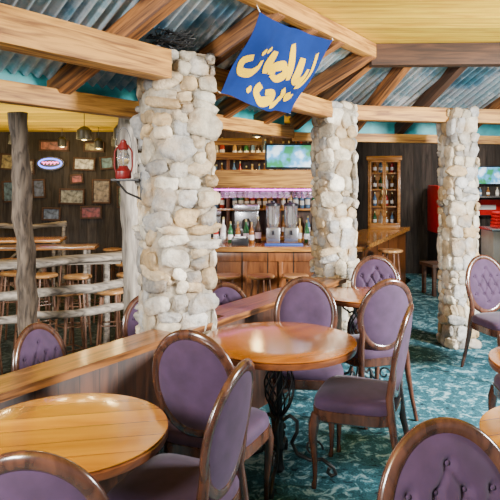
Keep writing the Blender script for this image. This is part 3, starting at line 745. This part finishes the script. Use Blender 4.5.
for z in (.941, 1.241, 1.511, 1.771):
    for i in range(4):
        c = copytree(bases[(k*3+i) % 7], (2.0+i*.09, 9.62-.012*i, z)); c['group'] = 'bottles in the display cabinet'; c['label'] = 'liquor bottle with paper label in display cabinet'; k += 1
        c.scale = (.85, .85, .70)

# red cooler, counter, bench
e = empty('drinks_cooler', (3.42, 10.2, 0))
MB().box((0, 0, .38), (.62, .60, .76), .02).build('base', BLACK, e)
MB().box((0, 0, 1.16), (.64, .62, .80), .03).build('body', RED, e)
MB().box((-.0, -.315, 1.16), (.56, .02, .7), .01).build('door', RED, e)
d = Matrix.Rotation(math.pi/2, 4, 'X')
MB().lathe([(.005, 0), (.12, 0), (.12, .012), (.005, .012)], 28, M=Matrix.Translation((-.16, -.325, 1.0)) @ d).build('round_badge', WHITE, e)
tag(e, 'red drinks cooler with white round badge', 'cooler')
e = empty('service_counter', (4.2, 9.5, 0))
MB().box((0, 0, .43), (.9, .5, .86), .02).build('body', plain('pale_panel', (.5, .52, .52), .4), e)
MB().box((0, 0, .88), (.96, .56, .04), .01).build('worktop', STEEL, e)
tag(e, 'pale grey service counter by the wall', 'counter')
e = empty('wall_shelf', (4.2, 10.45, 1.36))
MB().box((0, 0, 0), (.8, .26, .03), .004).build('shelf_board', STEEL, e)
for sx in (-1, 1): MB().box((sx*.35, .06, -.07), (.02, .12, .12), .003).build('shelf_bracket', IRON, e)
tag(e, 'steel wall shelf above the service counter', 'shelf')
def towel(loc, label, mat, w=.3, n=4):
    e = empty('folded_cloth', loc)
    for i in range(n): MB().box((0, 0, .025+i*.05), (w-.01*i, .22, .048), .02).build('cloth_layer', mat, e)
    tag(e, label, 'cloth')
towel((3.95, 9.45, .901), 'stack of folded red cloths on service counter', RED, .26, 5)
towel((4.36, 9.45, .901), 'stack of folded white cloths on service counter', WHITE)
e = empty('wall_sign', (4.15, 10.57, 1.17))
m = MB()
for s in (-1, 1): m.box((s*.3, 0, 0), (.03, .04, .33), .004); m.box((0, 0, s*.15), (.6, .04, .03), .004)
m.build('frame', BLACK, e)
MB().box((0, .01, 0), (.6, .01, .3), 0).build('panel', RED, e)
MB().box((0, .0, 0), (.36, .01, .08), 0).build('white_band', WHITE, e)
tag(e, 'red framed sign with white band above service counter', 'sign')
for i, x in enumerate([3.88, 4.0, 4.14, 4.3, 4.42]):
    c = copytree(bases[(i*3+2) % 7], (x, 10.43, 1.377)); c['group'] = 'bottles on the steel wall shelf'; c['label'] = 'liquor bottle on the steel wall shelf'; c.scale = (.8, .8, .5)
e = empty('bench', (2.78, 8.7, 0), .2)
MB().box((0, 0, .43), (.5, .4, .05), .01).build('seat', DARKBEAM, e)
for sx in (-1, 1):
    for sy in (-1, 1): MB().box((sx*.2, sy*.15, .205), (.05, .05, .41), .005).build('leg', DARKBEAM, e)
tag(e, 'small dark wooden bench beside the bar', 'bench')

# ---------------------------------------------------------------- lantern, wire, signs, lamps
e = empty('wall_bracket', (-.79, 3.84, 1.65))
MB().box((0, 0, .0), (.18, .11, .016), .004).build('shelf_plate', IRON, e)
MB().tube([(.09, 0, -.12), (.0, 0, -.08), (-.06, 0, -.01)], .007, 8).build('brace', IRON, e)
MB().box((.11, 0, -.04), (.04, .05, .18), .004).build('mount_plate', IRON, e)
tag(e, 'black iron bracket shelf on stone column', 'bracket')
e = empty('oil_lantern', (-.81, 3.84, 1.659))
MB().lathe([(.05, 0), (.056, .01), (.054, .05), (.035, .07), (.03, .085)], 20).build('base', DRED, e)
MB().lathe([(.028, .085), (.044, .12), (.044, .15), (.028, .19)], 20).build('glass_globe', GLASS, e)
MB().lathe([(.03, .19), (.036, .2), (.03, .225), (.022, .24), (.022, .25), (.008, .26)], 20).build('cap', DRED, e)
for sx in (-1, 1): MB().tube([(sx*.048, 0, .03), (sx*.062, 0, .08), (sx*.06, 0, .18), (sx*.03, 0, .225)], .006, 8).build('side_tube', DRED, e)
MB().tube([(.055*math.cos(a_), 0, .2+.14*math.sin(a_)) for a_ in [math.pi*i/12 for i in range(13)]], .003, 6).build('handle', IRON, e)
e.scale = (.92, .92, .96)
tag(e, 'dark red oil lantern with glass globe on iron bracket', 'lantern')
rr = random.Random(4); m = MB()
for k in range(9):
    pts = []; ph = rr.uniform(0, 6)
    for i in range(20):
        a_ = i*.33+ph; q = .10+.035*math.sin(a_*2.3+k)
        pts.append((q*math.cos(a_)*1.15, q*.7*math.sin(a_), .02+.014*k*.6+.016*math.sin(a_*3+k)))
    m.tube(pts, .0045, 5)
    for i in range(0, 20, 3):
        p = Vector(pts[i]); m.tube([p+Vector((-.016, 0, -.014)), p+Vector((.016, .004, .018))], .003, 4)
tag(m.build('barbed_wire_coil', IRON, loc=(-.49, 3.68, 2.455)), 'dark coil of rusty barbed wire atop stone column', 'wire')

e = empty('neon_sign', (-3.5, 10.5, 1.94))
ov = [(.22*math.cos(2*math.pi*i/40), 0, .095*math.sin(2*math.pi*i/40)) for i in range(40)]
MB().lathe([(.005, 0), (.27, 0), (.27, .03), (.005, .03)], 40, M=Matrix.Translation((0, .03, 0)) @ Matrix.Scale(.52, 4, (0, 0, 1)) @ Matrix.Rotation(math.pi/2, 4, 'X')).build('backing', BLACK, e)
MB().tube(ov, .014, 8, True).build('blue_outline', BLUEG, e)
MB().tube([(-.15+.30*i/30+.018*math.sin(i*.9), -.02, .02*math.sin(i*.9+1.2)+.005) for i in range(31)], .011, 8).build('pink_script', WHITEG, e)
e.scale = (.9, 1, .85)
tag(e, 'small oval neon sign with blue outline and pink squiggle', 'neon sign')
def frame(loc, w, h, col, label):
    e = empty('framed_poster', loc)
    m = MB()
    for s in (-1, 1): m.box((s*w/2, 0, 0), (.03, .04, h+.03), .004); m.box((0, 0, s*h/2), (w, .04, .03), .004)
    m.build('frame', DARKBEAM, e)
    MB().box((0, .01, 0), (w, .01, h), 0).build('poster', plain('poster_print', [x*.55 for x in col], .4, var=.9, nscale=16), e)
    e.rotation_euler = (0, R.uniform(-.08, .08), 0)
    tag(e, label, 'poster', 'framed posters on the back wall')
FR = [((-2.62, 1.45), .3, .4, (.3, .22, .13), 'tan'), ((-4.15, 1.45), .4, .35, (.12, .2, .25), 'blue'), ((-2.15, 1.85), .3, .36, (.35, .08, .05), 'red'),
      ((-3.14, 1.36), .42, .25, (.3, .3, .25), 'cream'), ((-3.72, 1.5), .2, .3, (.1, .12, .2), 'dark blue'), ((-2.92, 1.93), .36, .2, (.7, .7, .65), 'white'),
      ((-4.25, 1.97), .28, .26, (.4, .3, .1), 'ochre'), ((-2.52, 1.95), .22, .2, (.1, .25, .3), 'teal'), ((-3.05, 1.67), .2, .14, (.5, .1, .08), 'scarlet'),
      ((-2.22, 1.35), .22, .35, (.25, .3, .15), 'olive'), ((-1.75, 1.95), .28, .2, (.4, .4, .4), 'grey'), ((-3.9, 1.88), .18, .24, (.5, .4, .3), 'sand'),
      ((-1.7, 1.5), .3, .3, (.3, .12, .1), 'brick red'), ((-2.8, 1.08), .35, .2, (.3, .05, .05), 'dark red'), ((-3.45, 2.25), .5, .16, (.4, .12, .06), 'rust'),
      ((-3.5, 1.05), .3, .2, (.15, .2, .3), 'slate'), ((-2.75, 2.23), .34, .15, (.35, .3, .12), 'mustard')]
for (x, z), w_, h_, c_, nm in FR: frame((x, 10.57, z), w_, h_, c_, 'framed %s poster on dark plank wall' % nm)
SHD = plain('dark_shade', (.03, .03, .028), .4)
def pendant(loc, label, zt_, r=.09, en=12):
    e = empty('pendant_lamp', loc); k = r/.13
    MB().lathe([(.10*k, 0), (.105*k, .01), (.10*k, .12), (.05*k, .16), (.02*k, .17)], 24).build('lamp_shade', SHD, e)
    MB().lathe([(.005, -.012), (.03, -.006), (.035, .02), (.02, .045), (.005, .05)], 16).build('bulb', WARMG, e)
    MB().tube([(0, 0, .15), (0, 0, zt_-loc[2])], .005, 6).build('cord', BLACK, e)
    tag(e, label, 'lamp', 'pendant lamps over the bar')
    if en:
        l = bpy.data.lights.new('bar_glow', 'POINT'); l.energy = en; l.color = (1, .70, .30); l.shadow_soft_size = .05
        lo = bpy.data.objects.new('bar_glow', l); COL.objects.link(lo); lo.location = (loc[0], loc[1], loc[2]-.1)
for p in [(-2.45, 9.7, 2.16), (-3.9, 8.9, 2.16), (-1.5, 6.9, 2.12), (-4.2, 7.9, 2.1), (-3.1, 9.9, 2.2), (0.1, 8.35, 2.25), (2.9, 8.8, 2.25)]:
    pendant(p, 'dark spot pendant lamp hanging over the bar', 2.5)
for p in [(-1.75, 8.0, 2.1), (-2.1, 7.6, 2.16), (-3.2, 8.2, 2.14)]:
    pendant(p, 'dark spot pendant lamp hanging over the stools', 2.5, .12, 4)

# ---------------------------------------------------------------- lights
def area(name, loc, target, size, energy, col=(1, 1, 1), sy=None, spread=None):
    l = bpy.data.lights.new(name, 'AREA'); l.energy = energy; l.color = col; l.size = size
    if sy: l.shape = 'RECTANGLE'; l.size_y = sy
    if spread: l.spread = math.radians(spread)
    o = bpy.data.objects.new(name, l); COL.objects.link(o); o.location = loc
    o.rotation_euler = (Vector(target)-Vector(loc)).to_track_quat('-Z', 'Y').to_euler(); return o
area('window_daylight', (-1.8, -0.8, 2.4), (0.3, 4.5, 1.0), 1.0, 430, (1, .98, .96), .8)
area('side_daylight', (4.4, 2.6, 2.1), (0.9, 4.8, .3), 1.0, 420, (1, .99, .97), .8, 100)
area('bar_daylight', (-4.8, 2.6, 2.2), (-1.9, 5.6, .8), 1.6, 130, (1, .99, .97), 1.2)
area('ceiling_fill', (2.5, 3.4, 1.5), (1.6, 3.6, 2.85), .8, 30, (1, .86, .45), .8, 120)  # off-frame fill added to brighten the dining ceiling, no fixture behind it
area('bar_ceiling_fill', (-3.4, 7.6, 1.6), (-3.4, 7.8, 2.6), 2.6, 48, (1, .82, .30), 2.6)  # unseen upward fill added to make the bar ceiling glow yellow
area('rack_glow', (.12, 7.2, 1.56), (.12, 7.25, 1.0), 1.2, 4, (.9, .2, .9), .2)
area('service_glow', (3.6, 9.0, 2.3), (3.8, 10.4, 1.1), .6, 40, (1, .95, .9), .3)
w = bpy.data.worlds.new('World'); S.world = w; w.use_nodes = True
w.node_tree.nodes['Background'].inputs[0].default_value = (.93, .96, 1, 1)
w.node_tree.nodes['Background'].inputs[1].default_value = .45

cam = bpy.data.cameras.new('Camera'); co = bpy.data.objects.new('Camera', cam); COL.objects.link(co)
co.location = (0, 0, 1.65); co.rotation_euler = (math.pi/2, 0, 0)
cam.sensor_width = 36; cam.lens = 43.2; cam.shift_y = -70/500; cam.clip_start = .05
S.camera = co
